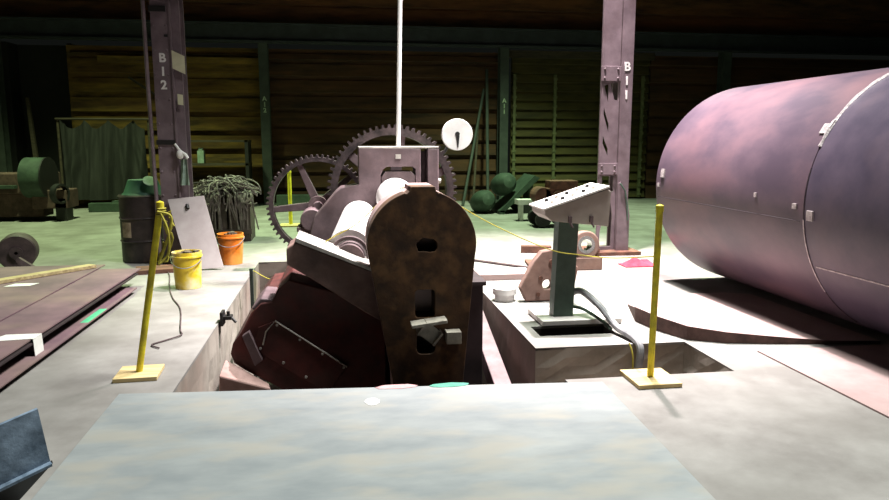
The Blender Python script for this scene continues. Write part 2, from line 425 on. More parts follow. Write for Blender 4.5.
# rolls
def roll(name, a, c, r):
    a, c = Vector(a), Vector(c); bb = MB(); bb.cyl(a, c, r, seg=48)
    o = bb.build(name, M['roll'], mc); return o
lr = roll('side_roll', (.06,6.12,.635), (.195,8.02,.725), .195)
b = MB(); ax = (.066,1,.047)
b.lathe([(.17,0),(.17,.05),(.145,.05),(.145,.0),(.17,0)], (.06,5.98,.615), ax, 40); b.lathe([(.13,-.08),(.13,.12),(.06,.12),(.06,-.08),(.13,-.08)], (.06,5.98,.60), ax, 40)
b.build('collar', M['mauve_dark'], lr)
roll('top_roll', (.585,5.68,.87), (.612,8.05,.955), .22)
roll('lower_roll', (.62,5.9,.30), (.62,8.05,.42), .18)
# rear housing
b = MB()
hp = [(.91,1.505),(.205,1.52),(.20,1.10),(.0,1.07),(-.06,1.02),(-.30,.74),(-.37,.50),(-.45,-.5),(.91,-.5)]
b.prism(hp, xz(8.0), .36, [[(.45,.70),(.45,1.20),(.48,1.27),(.52,1.30),(.82,1.30),(.85,1.27),(.85,.70)]])
b.box(.99,1.115,8.0,8.36,-.5,1.505); b.box(.905,.995,8.24,8.36,-.5,1.47)
hs = b.build('rear_housing', M['mauve'], mc, bevel=.012)
b = MB(); b.box(.205,1.113,8.0,8.36,1.507,1.528)
b.build('top_cap', M['steel_light'], hs, smooth=False, bevel=.005)
b = MB(); b.prism([(.455,.72),(.455,1.18),(.50,1.245),(.80,1.245),(.845,1.20),(.845,.72)], xz(8.012), .30)
b.build('bearing_block', M['mauve_dark'], hs, bevel=.012)
b = MB(); b.box(.62,.68,7.985,8.0,1.39,1.44)
b.build('name_tag', M['steel_light'], hs, smooth=False)
b = MB(); b.cyl((1.115,8.1,1.13),(1.15,8.1,1.13),.03,seg=12)
b.build('side_bolt', M['steel_light'], hs)
# white pole standing on the housing
b = MB(); b.cyl((.665,8.16,1.52),(.735,8.2,4.6),.026,seg=12)
b.build('pole', M['white'], mc)
# gears
def gear(name, cx, y, cz, R, nt, nsp, a0, w, rimw, hubr):
    g = MB(); out = []
    th = R*.055
    for i in range(nt):
        for fr, rr in ((.0,R-th),(.22,R-th),(.34,R),(.62,R),(.74,R-th)):
            t = 2*PI*(i+fr)/nt; out.append((cx+rr*math.cos(t), cz+rr*math.sin(t)))
    hole = [(cx+(R-rimw)*math.cos(2*PI*i/64), cz+(R-rimw)*math.sin(2*PI*i/64)) for i in range(64)]
    g.prism(out, xz(y), w, [hole])
    rim = g.build(name, M['gear'], mc, angle=25)
    for k in range(nsp):
        a = a0+2*PI*k/nsp; u = Vector((math.cos(a),0,math.sin(a))); n = Vector((-math.sin(a),0,math.cos(a)))
        c = Vector((cx,y+w/2,cz)); s = MB(); w0, w1 = hubr*.42, hubr*.28
        A, B = c+u*hubr*.8, c+u*(R-rimw+.01); h = w*.3
        s.hexa([A-n*w0+Vector((0,-h,0)), A+n*w0+Vector((0,-h,0)), A+n*w0+Vector((0,h,0)), A-n*w0+Vector((0,h,0)),
                B-n*w1+Vector((0,-h,0)), B+n*w1+Vector((0,-h,0)), B+n*w1+Vector((0,h,0)), B-n*w1+Vector((0,h,0))])
        s.box(-.0,.0,0,0,0,0) if False else None
        s.build('spoke', M['mauve'], rim, smooth=False, bevel=.008)
    h = MB(); h.lathe([(hubr*.45,-w*.7),(hubr,-w*.7),(hubr,w*.7),(hubr*.45,w*.7),(hubr*.45,-w*.7)], (cx,y+w/2,cz), (0,1,0), 28)
    h.cyl((cx,y-w*.5,cz),(cx,y+w*1.4,cz),hubr*.45,seg=20)
    h.build('hub', M['mauve_dark'], rim)
    return rim
gear('large_gear', .62, 8.46, 1.0, .785, 64, 6, math.radians(20), .15, .125, .17)
gear('small_gear', -.285, 8.74, .80, .625, 58, 5, math.radians(113), .17, .085, .12)
# gear shaft bearing in front of the small gear
b = MB(); b.cyl((-.35,8.38,.66),(-.35,8.72,.66),.135,seg=28); b.box(-.5,-.2,8.42,8.7,-.3,.62); b.box(-.53,-.12,8.40,8.72,.52,.58)
b.build('shaft_bearing', M['mauve'], mc, bevel=.012)
b = MB(); b.cyl((-.285,8.6,.80),(-.285,9.1,.80),.06,seg=18); b.box(-.37,-.21,8.95,9.1,.1,.9)
b.build('gear_support', M['mauve_dark'], mc, bevel=.01)
b = MB(); b.cyl((.62,8.3,1.0),(.62,9.1,1.0),.07,seg=18); b.box(.5,.76,8.95,9.1,.1,1.12)
b.build('gear_support', M['mauve_dark'], mc, bevel=.01)
# round white dial
b = MB(); b.lathe([(.0,-.02),(.185,-.02),(.19,-.012),(.19,.03),(.0,.03)], (1.41,8.5,1.665), (0,1,0), 40)
dl = b.build('dial', M['white'], mc)
b = MB(); b.prism([(1.385,1.69),(1.43,1.69),(1.435,1.64),(1.422,1.51),(1.41,1.51),(1.395,1.63)], xz(8.47), .006); b.cyl((1.41,8.468,1.672),(1.41,8.48,1.672),.028,seg=14)
b.build('pointer', M['black'], dl, smooth=False)
b = MB(); b.tube([(1.41,8.54,1.665),(1.41,8.75,1.66),(1.3,8.8,1.45),(1.0,8.8,1.2),(.8,8.95,1.0)], .02, 8)
b.build('dial_arm', M['black'], dl)

# ------------------------------------------------------------------ things in the pit
b = MB()
A0, A1 = Vector((1.28,5.05,-.62)), Vector((1.28,7.5,.02))
b.hexa([Vector((1.20,4.55,-.75)),Vector((1.34,4.55,-.75)),Vector((1.34,4.55,-.58)),Vector((1.20,4.55,-.58)),Vector((1.26,7.6,-.10)),Vector((1.42,7.6,-.10)),Vector((1.42,7.6,.07)),Vector((1.26,7.6,.07))])
tag(b.build('steel_channel', M['mauve'], smooth=False, bevel=.006), 'pinkish steel beam sloping down inside the pit along its right wall', 'steel beam')
b = MB(); b.hexa([Vector(p) for p in ((-1.03,5.5,-.98),(-.42,5.6,-1.1),(-.5,6.1,-1.1),(-1.05,6.1,-.9),(-.97,5.42,-.21),(-.60,5.50,-.36),(-.62,5.62,-.36),(-.95,5.62,-.14))])
tag(b.build('concrete_block', M['rubble'], smooth=False, bevel=.012), 'tilted pinkish concrete block in the pit below the left machine frame', 'concrete block')
r = thing('wall_bracket', 'small dark clamp bracket on the left wall of the pit', 'bracket', (-1.05,6.3,.0))
b = MB(); b.box(-1.085,-.99,6.26,6.36,.02,.05); b.box(-1.085,-1.06,6.24,6.38,-.03,.09)
b.build('plate', M['black'], r, smooth=False)
b = MB(); b.cyl((-1.02,6.3,.05),(-1.02,6.3,.09),.014,seg=8)
b.build('bolt', M['black'], r)
b = MB(); b.cyl((-1.0,6.31,.035),(-.955,6.29,-.01),.013,seg=8)
b.build('clamp_screw', M['black'], r)

# ------------------------------------------------------------------ rolled steel cylinder
TX, TR = 4.65, 1.10
tk = thing('steel_cylinder', 'huge rolled steel cylinder lying on the floor at the right', 'steel cylinder', (TX,4.9,0))
def shell(y0, y1, m):
    bb = MB(); bb.lathe([(TR,y0),(TR,y1),(TR-.02,y1),(TR-.02,y0),(TR,y0)], (TX,0,TR+.002), (0,1,0), 128)
    return bb.build('shell', m, tk)
s1 = shell(4.955, 7.55, M['tank']); s2 = shell(2.35, 4.945, M['tank_b'])
def on(th, y, k=0): return Vector((TX+(TR+k)*math.cos(math.radians(th)), y, TR+.002+(TR+k)*math.sin(math.radians(th))))
b = MB(); b.tube([on(t,4.95,-.004) for t in range(165,241,3)], .010, 6)
b.build('seam', M['seam_dark'], tk)
b = MB(); b.tube([on(t,4.95,-.001) for t in range(60,157,3)], [.017+random.uniform(-.004,.004) for _ in range(60,157,3)], 6)
b.build('weld', M['weld'], tk)
b = MB(); b.tube([on(t,4.95,.001) for t in range(186,222,3)], .008, 6)
b.build('weld', M['weld'], tk)
b = MB(); b.tube([on(187,y/10,-.002) for y in range(50,76)], .006, 6)
b.build('seam', M['seam_dark'], s1)
b = MB(); b.tube([on(206,y/10,-.002) for y in range(24,50)], .008, 6)
b.build('weld', M['weld'], s2)
def tack(th, y, w, h, nm='tack_plate'):
    bb = MB(); bb.grid(lambda u,v: on(th-h/2+h*u, y-w/2+w*v, .012), 4, 2, (on(th,0,0)-on(th,0,.014)))
    bb.build(nm, M['weld'], tk, smooth=False)
tack(148, 4.99, .09, 4.5); tack(184, 4.87, .07, 4); tack(181, 5.06, .05, 2.2); tack(173, 7.4, .08, 5); tack(180, 7.48, .05, 2.2); tack(178.5,5.6,.03,2)
b = MB(); b.tube([on(148-k*.4, 4.95-.0*k,.004) for k in range(0,10)], .017, 6); b.build('weld', M['weld'], tk)

# flat plates on the floor under and beside it
b = MB()
no = [(2.57,5.76),(2.62,5.45),(2.74,5.14),(3.0,5.0),(3.3,4.94),(3.6,4.89),(3.9,4.85),(4.2,4.8)]
fa = [(2.75,6.35),(2.9,6.55),(3.05,6.65),(3.3,6.7),(3.5,6.7),(3.7,6.7),(3.95,6.7),(4.2,6.6)]
def zt(x): return .025+.10*max(0, 1-(x-2.6)/1.25)**1.1
b.grid(lambda u, v: (lambda i, f: Vector((0,0,0)))(0,0), 1, 1) if False else None
def bentfn(u, v):
    k = u*7; i = min(int(k), 6); f_ = k-i
    x = (no[i][0]*(1-f_)+no[i+1][0]*f_)*(1-v)+(fa[i][0]*(1-f_)+fa[i+1][0]*f_)*v
    y = (no[i][1]*(1-f_)+no[i+1][1]*f_)*(1-v)+(fa[i][1]*(1-f_)+fa[i+1][1]*f_)*v
    return Vector((x, y, .004+zt(x)*(1-v)+.012*v))
b.grid(bentfn, 28, 8)
top = list(b.bm.verts)
W = 9
idx = [[top[i*W+j] for j in range(W)] for i in range(29)]
low_ = [[b.bm.verts.new((v.co.x, v.co.y, .002)) for v in row] for row in idx]
for i in range(28):
    b.face([idx[i][0], low_[i][0], low_[i+1][0], idx[i+1][0]]); b.face([idx[i+1][8], low_[i+1][8], low_[i][8], idx[i][8]])
for j in range(8):
    b.face([idx[0][j+1], low_[0][j+1], low_[0][j], idx[0][j]]); b.face([idx[28][j], low_[28][j], low_[28][j+1], idx[28][j+1]])
    for i in range(28): b.face([low_[i][j], low_[i][j+1], low_[i+1][j+1], low_[i+1][j]])
wp = tag(b.build('wedge_plate', M['plate_pink'], angle=30), 'thick pinkish steel plate tapering to the right beside the steel cylinder', 'steel plate')
wp.data.materials.append(M['brown_edge'])
for p in wp.data.polygons:
    if abs(p.normal.z) < .5: p.material_index = 1  # steep side faces take the darker brown
b = MB(); b.box(3.12,4.25,1.6,4.76,.001,.012)
tag(b.build('floor_sheet', M['plate_pink'], smooth=False), 'thin pinkish steel sheet flat on the floor at the lower right corner', 'steel sheet')

# ------------------------------------------------------------------ yellow barrier posts
def barrier(name, label, base, topp, bw, bd, ang_, r=.022, bm_='wood_pale'):
    t = thing(name, label, 'barrier post', (base[0],base[1],0), None)
    m = Matrix.Translation((base[0],base[1],0)) @ Matrix.Rotation(math.radians(ang_),4,'Z')
    bb = MB(); bb.box(-bw/2,bw/2,-bd/2,bd/2,.002,.03,m); bb.build('base_board', M[bm_], t, smooth=False, bevel=.003)
    bb = MB(); B = Vector(base); T = Vector(topp)
    bb.cyl((B.x,B.y,.028), T, r, seg=14); bb.build('post', M['yellow'], t)
    bb = MB(); bb.lathe([(r*1.15,-.01),(r*1.15,.03),(.0,.04)], T, (0,0,1), 14); bb.build('post_cap', M['yellow'], t)
    return t
pl_ = barrier('barrier_post', 'leaning yellow barrier post on a wooden base left of the pit', (-1.40,4.88,0), (-1.20,4.90,1.16), .28, .28, 3)
pr_ = barrier('barrier_post', 'upright yellow barrier post on a pale square base right of the pit', (2.03,4.27,0), (2.045,4.28,1.15), .30, .32, 0)
barrier('barrier_post', 'distant yellow barrier post seen through the spokes of the small gear', (-.95,13.4,0), (-.95,13.4,1.0), .4, .4, 0, .036)
# tangle of yellow cord on the left post
b = MB()
def wob(pts, n, amp):
    out = []
    for a, c in zip(pts, pts[1:]):
        a, c = Vector(a), Vector(c)
        for i in range(n): out.append(a.lerp(c, i/n)+Vector((random.uniform(-amp,amp),random.uniform(-amp,amp),random.uniform(-amp,amp))))
    out.append(Vector(pts[-1])); return out
def smooth_path(pts, n=8):
    P = [Vector(p) for p in pts]; P = [P[0]]+P+[P[-1]]; out = []
    for i in range(1, len(P)-2):
        for k in range(n):
            t = k/n; a,b_,c,d = P[i-1],P[i],P[i+1],P[i+2]
            out.append(.5*((2*b_)+(c-a)*t+(2*a-5*b_+4*c-d)*t*t+(3*b_-a-3*c+d)*t**3))
    out.append(P[-2]); return out
hang = smooth_path([(-1.21,4.86,1.13),(-1.13,4.87,1.10),(-1.14,4.87,1.0),(-1.19,4.87,.86),(-1.22,4.86,.78),(-1.16,4.88,.85),(-1.15,4.86,1.0),(-1.19,4.86,1.12)], 6)
b.tube(hang, .009, 6); b.tube([p+Vector((random.uniform(-.02,.02),.02,random.uniform(-.02,.02))) for p in hang], .007, 6)
for k in range(4): b.lathe([(.027,0),(.034,.006),(.027,.012)], (-1.20+k*.002,4.90,1.10+k*.014), (0,0,1), 14)
tag(b.build('cord_loop', M['cord']), 'loose loop of yellow cord tied round the top of the leaning post', 'cord')
# cord strung across the machine to the right hand post
b = MB()
path = smooth_path([(-.945,7.57,.22),(-.60,6.8,.27),(-.15,5.95,.74),(.12,5.75,.92),(.40,5.73,1.17),(.62,5.73,1.225),(.85,5.75,1.13),(1.25,5.75,.90),(1.72,5.66,.69),(1.98,5.62,.64),(2.1,5.2,.68),(2.03,4.31,.84)], 8)
b.tube(path, .0045, 6)
tag(b.build('rope', M['cord']), 'thin yellow cord strung across the machine towards the right post', 'cord')
b = MB(); b.box(-.99,-.955,7.58,7.62,-1.43,.24)
tag(b.build('corner_stake', M['colgreen'], smooth=False), 'green steel stake standing at the left pit edge beside the gears', 'stake')
b = MB(); b.tube(smooth_path([(2.22,5.07,.02),(2.24,5.03,-.1),(2.235,5.03,-.4),(2.23,5.02,-.55)],6), .006, 6)
tag(b.build('rope', M['cord']), 'short pale cord hanging over the edge of the floor recess', 'cord')

# ------------------------------------------------------------------ building columns
def rivets(mb, x, y, zs, r=.016):
    for z in zs: mb.sphere((x, y, z), r, 8, 6, (1,.6,1))
def gusset(mb, x0, x1, y0, y1, z0, z1): mb.box(x0,x1,y0,y1,z0,z1)
# left column B12
cb = thing('steel_column', 'mauve steel column marked B12 left of the machine', 'column', (-2.13,9.5,0))
b = MB(); b.box(-2.275,-2.06,9.38,9.42,0,6); b.box(-2.275,-2.06,9.66,9.70,0,6); b.box(-2.19,-2.16,9.42,9.66,0,6)
b.build('web_channel', M['colmauve'], cb, smooth=False)
b = MB(); b.box(-2.055,-2.035,9.36,9.72,0,6); b.box(-2.035,-1.935,9.40,9.43,0,6); b.box(-2.035,-1.935,9.65,9.68,0,6)
b.build('flange', M['colmauve'], cb, smooth=False)
b = MB(); b.box(-2.29,-2.04,9.365,9.379,1.54,1.60); b.box(-2.29,-2.09,9.365,9.379,3.16,3.23); b.box(-2.12,-2.08,9.365,9.379,2.86,2.89)
b.build('strap', M['black'], cb, smooth=False)
b = MB(); rivets(b, -2.25, 9.379, [.3+.3*i for i in range(19)]); rivets(b, -2.10, 9.379, [.3+.3*i for i in range(19)])
b.build('rivet', M['colmauve'], cb)
b = MB(); b.box(-2.29,-1.90,9.375,9.74,.0,.04)
b.build('base_plate', M['colmauve'], cb, smooth=False)
letters('lettering', 'B12', -2.16, 9.377, 2.56, .15, .165, M['letter'], cb)
b = MB(); b.tube([(-2.42,9.34,6),(-2.34,9.34,3.3),(-2.34,9.34,2.2),(-2.325,9.34,.9),(-2.325,9.34,.003)], .024, 8)
tag(b.build('conduit_pipe', M['colmauve']), 'thin conduit pipe running down the left side of column B12', 'pipe')
# right column B11
cb = thing('steel_column', 'mauve laced steel column marked B11 behind the control console', 'column', (3.84,9.5,0))
b = MB()
wb = lambda z: Vector
b.prism([(3.58,0),(3.84,0),(3.84,6),(3.58,6)], xz(9.44), .025,
   [[(3.62,.10),(3.79,.10),(3.80,.55),(3.74,.85),(3.62,.30)], [(3.63,.88),(3.80,.88),(3.80,1.10),(3.63,1.10)],
    [(3.62,1.55),(3.70,1.38),(3.70,1.48),(3.62,1.66)], [(3.62,1.95),(3.70,1.70),(3.70,1.82),(3.62,2.05)], [(3.62,2.34),(3.68,2.36),(3.68,2.10)], [(3.71,2.37),(3.82,2.38),(3.82,2.14),(3.77,2.15)]])
b.build('lacing_plate', M['colmauve'], cb, smooth=False)
b = MB(); b.box(3.84,4.00,9.38,9.42,0,6); b.box(3.84,4.00,9.68,9.72,0,6); b.box(3.90,3.92,9.42,9.68,0,6)
b.build('flange', M['colmauve'], cb, smooth=False)
b = MB(); b.box(3.585,3.60,9.43,9.50,0,6)
b.build('side_channel', M['colmauve'], cb, smooth=False)
b = MB(); b.box(3.565,3.85,9.415,9.438,2.40,2.60); b.box(3.565,3.85,9.415,9.438,1.12,1.28)
b.build('batten', M['colmauve'], cb, smooth=False, bevel=.004)
b = MB(); rivets(b, 3.61, 9.41, [1.16,1.24,2.44,2.56]); rivets(b, 3.80, 9.41, [1.16,1.24,2.44,2.56])
b.build('rivet', M['colmauve'], cb)
b = MB(); b.prism([(3.84,0),(4.02,0),(4.02,.55),(3.97,.85),(3.88,1.02),(3.84,1.0)], xz(9.35), .028)
b.build('gusset', M['colmauve'], cb, smooth=False)
b = MB(); b.tube([(3.86,9.33,1.0),(3.93,9.33,.90),(3.97,9.33,.7),(3.985,9.33,.48)], .012, 6)
b.build('gusset_edge', M['post_green'], cb)
b = MB(); b.box(3.3,4.15,9.2,9.85,0,.05); b.box(3.38,3.55,9.22,9.4,.05,.10)
b.build('base_plate', M['rust'], cb, smooth=False)
letters('lettering', 'B11', 3.915, 9.377, 2.54, .16, .19, M['letter'], cb)
# things hung on column B12
b = MB(); b.grid(lambda u,v: Vector((-2.04+.15*u, 9.355, 2.70-.07*u-.22*v)), 2, 2, (0,.004,0))
tag(b.build('manila_card', M['manila'], smooth=False), 'pale card taped high on column B12', 'card')
b = MB(); b.grid(lambda u,v: Vector((-2.0+.065*u, 9.355, 2.17-.13*v-.01*u)), 2, 2, (0,.004,0))
tag(b.build('small_card', M['manila'], smooth=False), 'small pale card hanging lower on column B12', 'card')
def ragfn(x, y, z, w, h, amp=.02):
    return lambda u, v: Vector((x+w*(u-.5)*(.55+.45*v), y+amp*math.sin(u*9+v*3), z-h*v))
b = MB(); b.grid(ragfn(-1.965,9.33,1.36,.12,.33), 10, 10, (0,.006,0))
tag(b.build('hanging_cloth', M['cloth_green']), 'grey green cloth hanging on the right side of column B12', 'cloth')
b = MB(); b.sphere((-2.0,9.31,1.42),.045,12,8,(1,.7,1.3)); b.tube([(-1.99,9.31,1.45),(-1.94,9.31,1.42),(-1.91,9.31,1.37)],.022,8); b.tube([(-2.0,9.31,1.47),(-2.06,9.33,1.55)],.016,8)
tag(b.build('white_glove', M['white']), 'white glove hooked on column B12 above the cloth', 'glove')

# ------------------------------------------------------------------ control console
cs = thing('control_console', 'grey sloped control console on a green post at the right of the pit', 'control console', (1.95,5.95,0))
b = MB(); b.box(1.70,2.42,5.70,6.18,.006,.05)
b.build('base_plate', M['panel'], cs, smooth=False, bevel=.004)
b = MB(); b.hexa([Vector(p) for p in ((1.84,5.84,.05),(2.02,5.84,.05),(2.02,5.98,.05),(1.84,5.98,.05),(1.87,5.84,.90),(2.05,5.84,.90),(2.05,5.98,.90),(1.87,5.98,.90))])
b.build('post', M['post_green'], cs, smooth=False, bevel=.004)
b = MB(); b.prism([(1.715,.965),(1.775,.915),(2.28,.86),(2.295,1.165),(2.26,1.185),(1.71,1.01)], xz(5.74), .42)
bx = b.build('desk_housing', M['console'], cs, smooth=False, bevel=.006)
u0, u1 = Vector((1.695,0,1.008)), Vector((2.275,0,1.198))
b = MB(); nrm = Vector((-.30,0,.954))
b.hexa([Vector((u0.x,5.72,u0.z)),Vector((u1.x,5.72,u1.z)),Vector((u1.x,6.18,u1.z)),Vector((u0.x,6.18,u0.z))]+[Vector((p.x,y,p.z))+nrm*.018 for p, y in ((u0,5.72),(u1,5.72),(u1,6.18),(u0,6.18))])
pnl = b.build('control_panel', M['panel'], bx, smooth=False, bevel=.003)
for i in range(5):
    for j in range(2):
        c = u0.lerp(u1, .2+.16*i); c = Vector((c.x, 5.84+.17*j, c.z))+nrm*.018
        b = MB(); b.cyl(c, c+nrm*.022, .02, .017, 10)
        b.build('push_button', M['black'] if (i+j) % 2 else M['steel_light'], bx)
for x in (1.93,2.12):
    b = MB(); b.box(x-.014,x+.014,5.715,5.742,.90,.955); b.cyl((x,5.72,.90),(x+.02,5.71,.86),.008,seg=6)
    b.build('latch', M['mauve_dark'], bx, smooth=False)
b = MB(); b.tube(smooth_path([(2.02,5.9,.25),(2.10,5.85,.27),(2.19,5.65,.18),(2.25,5.4,.06),(2.29,5.16,.035),(2.305,5.05,-.02),(2.29,5.03,-.18),(2.26,5.02,-.45),(2.25,5.0,-.6)], 8), .03, 10)
b.build('conduit', M['conduit'], cs)
b = MB(); b.tube(smooth_path([(2.02,5.92,.12),(2.10,5.80,.12),(2.20,5.6,.06),(2.22,5.45,.03)], 8), .016, 8)
b.build('cable', M['post_green'], cs)

# ------------------------------------------------------------------ castings beside the console
b = MB()
co = [(1.80,.01),(2.22,.01),(2.22,.30),(2.19,.46),(2.08,.52),(1.97,.50),(1.88,.40),(1.74,.14)]
b.prism(co, lambda u,v,w: Vector((u, 6.62+w+.12*v, v)), .10, [[(2.02+.05*math.cos(t),.17+.05*math.sin(t)) for t in [2*PI*i/10 for i in range(10)]]])
b.prism([(2.02,.01),(2.22,.01),(2.30,.36),(2.22,.42),(2.10,.30)], lambda u,v,w: Vector((u, 6.48+w+.12*v, v)), .10)
rc = tag(b.build('bearing_yoke', M['casting'], bevel=.012), 'pinkish rusty cast yoke standing on the floor behind the console post', 'casting')
for x, z in ((2.06,.40),(1.95,.24),(1.92,.08)):
    b = MB(); b.cyl((x,6.60+.12*z,z),(x,6.63+.12*z,z),.022,seg=8)
    b.build('bolt', M['rust'], rc, smooth=False)
b = MB(); b.lathe([(.0,0),(.10,0),(.10,.07),(.0,.07)], (1.61,6.75,.0), (0,0,1), 24); b.lathe([(.12,.07),(.12,.13),(.0,.135)], (1.61,6.75,.0), (0,0,1), 24); b.lathe([(.10,.07),(.12,.07)], (1.61,6.75,0), (0,0,1), 24)
tag(b.build('round_block', M['white']), 'white round block on the floor left of the cast yoke', 'block')
rg = thing('bearing_ring', 'round flanged bearing with bright bore on the floor behind the console', 'bearing', (2.97,8.3,0))
b = MB(); b.lathe([(.10,-.08),(.165,-.08),(.175,-.06),(.175,.06),(.165,.08),(.10,.08),(.10,-.08)], (2.99,8.3,.31), (0,1,-.1), 32); b.box(2.76,3.2,8.2,8.42,.002,.16)
b.build('housing', M['casting'], rg, bevel=.01)
b = MB(); b.lathe([(.07,-.085),(.11,-.085),(.11,.085),(.07,.085),(.07,-.085)], (2.99,8.3,.31), (0,1,-.1), 28)
b.build('bore_ring', M['chrome'], rg)
for dx in (-.18,.17):
    b = MB(); b.cyl((2.98+dx,8.26,.16),(2.98+dx,8.26,.21),.026,seg=6); b.build('bolt', M['rust'], rg, smooth=False)
b = MB()
b.grid(lambda u,v: Vector((3.55+.42*u, 8.30+.26*v, .012+.07*abs(math.sin(u*7+v*4))*(1-abs(2*v-1))*math.sin(PI*u)**.5+.03*math.sin(PI*v)*math.sin(PI*u))), 18, 12, (0,0,-.008))
tag(b.build('pink_rag', M['rag']), 'crumpled pink rag on the floor at the foot of column B11', 'rag')
b = MB(); b.box(2.55,2.98,9.6,9.72,.002,.10, rot('Z',-12,(2.7,9.7,0)))
tag(b.build('rusty_bar', M['rust'], smooth=False, bevel=.005), 'short rusty bar lying on the floor behind the cast yoke', 'bar')
b = MB(); b.cyl((1.55,9.25,.018),(2.40,8.30,.018),.016,seg=8)
tag(b.build('steel_rod', M['mauve_dark']), 'thin steel rod lying on the floor right of the machine', 'rod')
b = MB(); b.box(1.5,2.2,7.75,8.15,.002,.07)
tag(b.build('floor_plate', M['plate_pink'], smooth=False, bevel=.004), 'low pinkish slab on the floor between the machine and the cast yoke', 'slab')
b = MB(); b.box(2.35,2.74,8.5,8.9,.002,.035, rot('Z',-8,(2.5,8.6,0)))
tag(b.build('scrap_plate', M['rust'], smooth=False), 'flat rusty scrap plate on the floor in front of column B11', 'scrap plate')

# ------------------------------------------------------------------ stack of steel plates at the left
for x in (4.9, 6.3, 7.7):
    b = MB(); b.box(-4.6,-2.30,x-.05,x+.05,.002,.045)
    tag(b.build('timber_bearer', M['wood_dark'], smooth=False), {4.9:'nearest dark timber bearer under the steel plate stack',6.3:'middle dark timber bearer under the steel plate stack',7.7:'farthest dark timber bearer under the steel plate stack'}[x], 'timber', 'bearers under the steel plates')
    b = MB(); b.box(-4.6,-2.34,x-.05,x+.05,.058,.115)
    tag(b.build('timber_spacer', M['wood_dark'], smooth=False), {4.9:'nearest timber spacer between the lowest and upper steel plates',6.3:'middle timber spacer between the lowest and upper steel plates',7.7:'farthest timber spacer between the lowest and upper steel plates'}[x], 'timber', 'spacers between the steel plates')
pls = [(-4.7,-2.16,3.4,7.66,.045,.013,'plate','lowest steel plate of the stack, jutting out towards the pit'),
       (-4.7,-2.26,3.3,7.86,.115,.016,'plate_edge','second steel plate up in the stack on the left'),
       (-4.7,-2.22,3.5,7.96,.142,.016,'plate_edge','third steel plate up in the stack on the left'),
       (-4.7,-2.235,3.4,8.12,.170,.014,'plate','pinkish upper steel plate of the stack nearest the pit'),
       (-5.2,-2.68,3.2,8.35,.185,.012,'plate','topmost rusty steel plate set back on the left stack')]
for x0,x1,y0,y1,z0,th,m,lb in pls:
    b = MB(); b.box(x0,x1,y0,y1,z0,z0+th)
    tag(b.build('steel_plate', M[m], smooth=False, bevel=.002), lb, 'steel plate', 'stacked steel plates on the left')
b = MB(); b.box(-2.23,-2.165,6.2,6.7,.0582,.0586)
b.build('green_paint_mark', M['greenpaint'], bpy.data.objects['steel_plate'], smooth=False)
def board(pts, z0, z1, label):
    bb = MB(); bb.hexa([Vector((x,y,z0)) for x,y in pts]+[Vector((x,y,z1)) for x,y in pts])
    tag(bb.build('timber_board', M['wood_board'], smooth=False, bevel=.004), label, 'timber board')
board([(-3.62,7.16),(-3.52,7.09),(-2.70,8.12),(-2.80,8.19)], .198, .235, 'long pale timber board lying on the topmost plate')
board([(-4.6,6.0),(-4.5,5.92),(-3.56,7.04),(-3.66,7.11)], .198, .23, 'second pale board continuing the timber out of the left edge')
def sheet(pts, z, th=.002):
    bb = MB(); bb.prism(pts, lambda u,v,w: Vector((u,v,z+w)), th); return bb
tag(sheet([(-3.25,7.18),(-3.02,7.2),(-2.98,7.32),(-3.2,7.32)], .1975).build('paper', M['paper'], smooth=False), 'white paper on the topmost plate in front of the timber board', 'paper')
tag(sheet([(-3.03,8.0),(-2.86,8.0),(-2.8,8.22),(-2.95,8.22)], .1975).build('paper', M['paper'], smooth=False), 'white paper slip on the plate behind the timber board', 'paper')
b = MB(); b.prism([(-2.52,5.22),(-2.225,5.26),(-2.225,5.40),(-2.46,5.40)], lambda u,v,w: Vector((u,v,.1845+w)), .003)
b.grid(lambda u,v: Vector((-2.214+.006*v, 5.25+.15*u, .187-.14*v)), 2, 4, (-.002,0,0)); b.grid(lambda u,v: Vector((-2.226+.013*v, 5.25+.15*u, .1875)), 2, 2, (0,0,-.002))
tag(b.build('paper_tag', M['paper'], smooth=False), 'white paper tag hanging over the near plate edge', 'paper tag')

# ------------------------------------------------------------------ drum, tub, board, buckets by column B12
dr = thing('oil_drum', 'dark oil drum behind the leaning post beside column B12', 'drum', (-2.56,9.75,0))
b = MB(); R = .29
b.lathe([(0,.003),(R-.01,.003),(R,.012),(R,.27),(R+.014,.285),(R,.30),(R,.57),(R+.014,.585),(R,.60),(R,.86),(R+.012,.875),(R,.89),(R-.02,.875),(0,.87)], (-2.62,9.8,0), (0,0,1), 40)
b.build('body', M['drum'], dr)
b = MB(); b.grid(lambda u,v: Vector((-2.62+(R+.003)*math.cos(math.radians(222+30*u)), 9.8+(R+.003)*math.sin(math.radians(222+30*u)), .34+.2*v)), 6, 2, (0,.004,0))
b.build('worn_label', M['drumpatch'], dr)
b = MB(); b.lathe([(0,0),(.27,0),(.24,.03),(.19,.17),(.18,.19),(0,.195)], (-2.60,9.8,.892), (0,0,1), 32)
tag(b.build('plastic_tub', M['tub']), 'green plastic tub upside down on the oil drum', 'tub')
b = MB(); b.lathe([(0,0),(.075,.006),(.09,.02),(.085,.022),(0,.012)], (-2.46,9.60,1.06), (.3,-.55,.7), 24)
tag(b.build('pale_dish', M['cloth_green']), 'small pale dish leaning on the green tub beside the column', 'dish')
b = MB()
b.hexa([Vector(p) for p in ((-1.90,8.90,.004),(-1.47,8.90,.03),(-1.47,8.915,.03),(-1.90,8.915,.004),(-2.19,9.335,.85),(-1.745,9.335,.895),(-1.745,9.35,.895),(-2.19,9.35,.85))])
wbd = tag(b.build('leaning_board', M['board'], smooth=False, bevel=.002), 'pale flat board leaning against the foot of column B12', 'board')
b = MB(); b.cyl((-1.93,9.25,.74),(-1.945,9.28,.79),.022,seg=8)
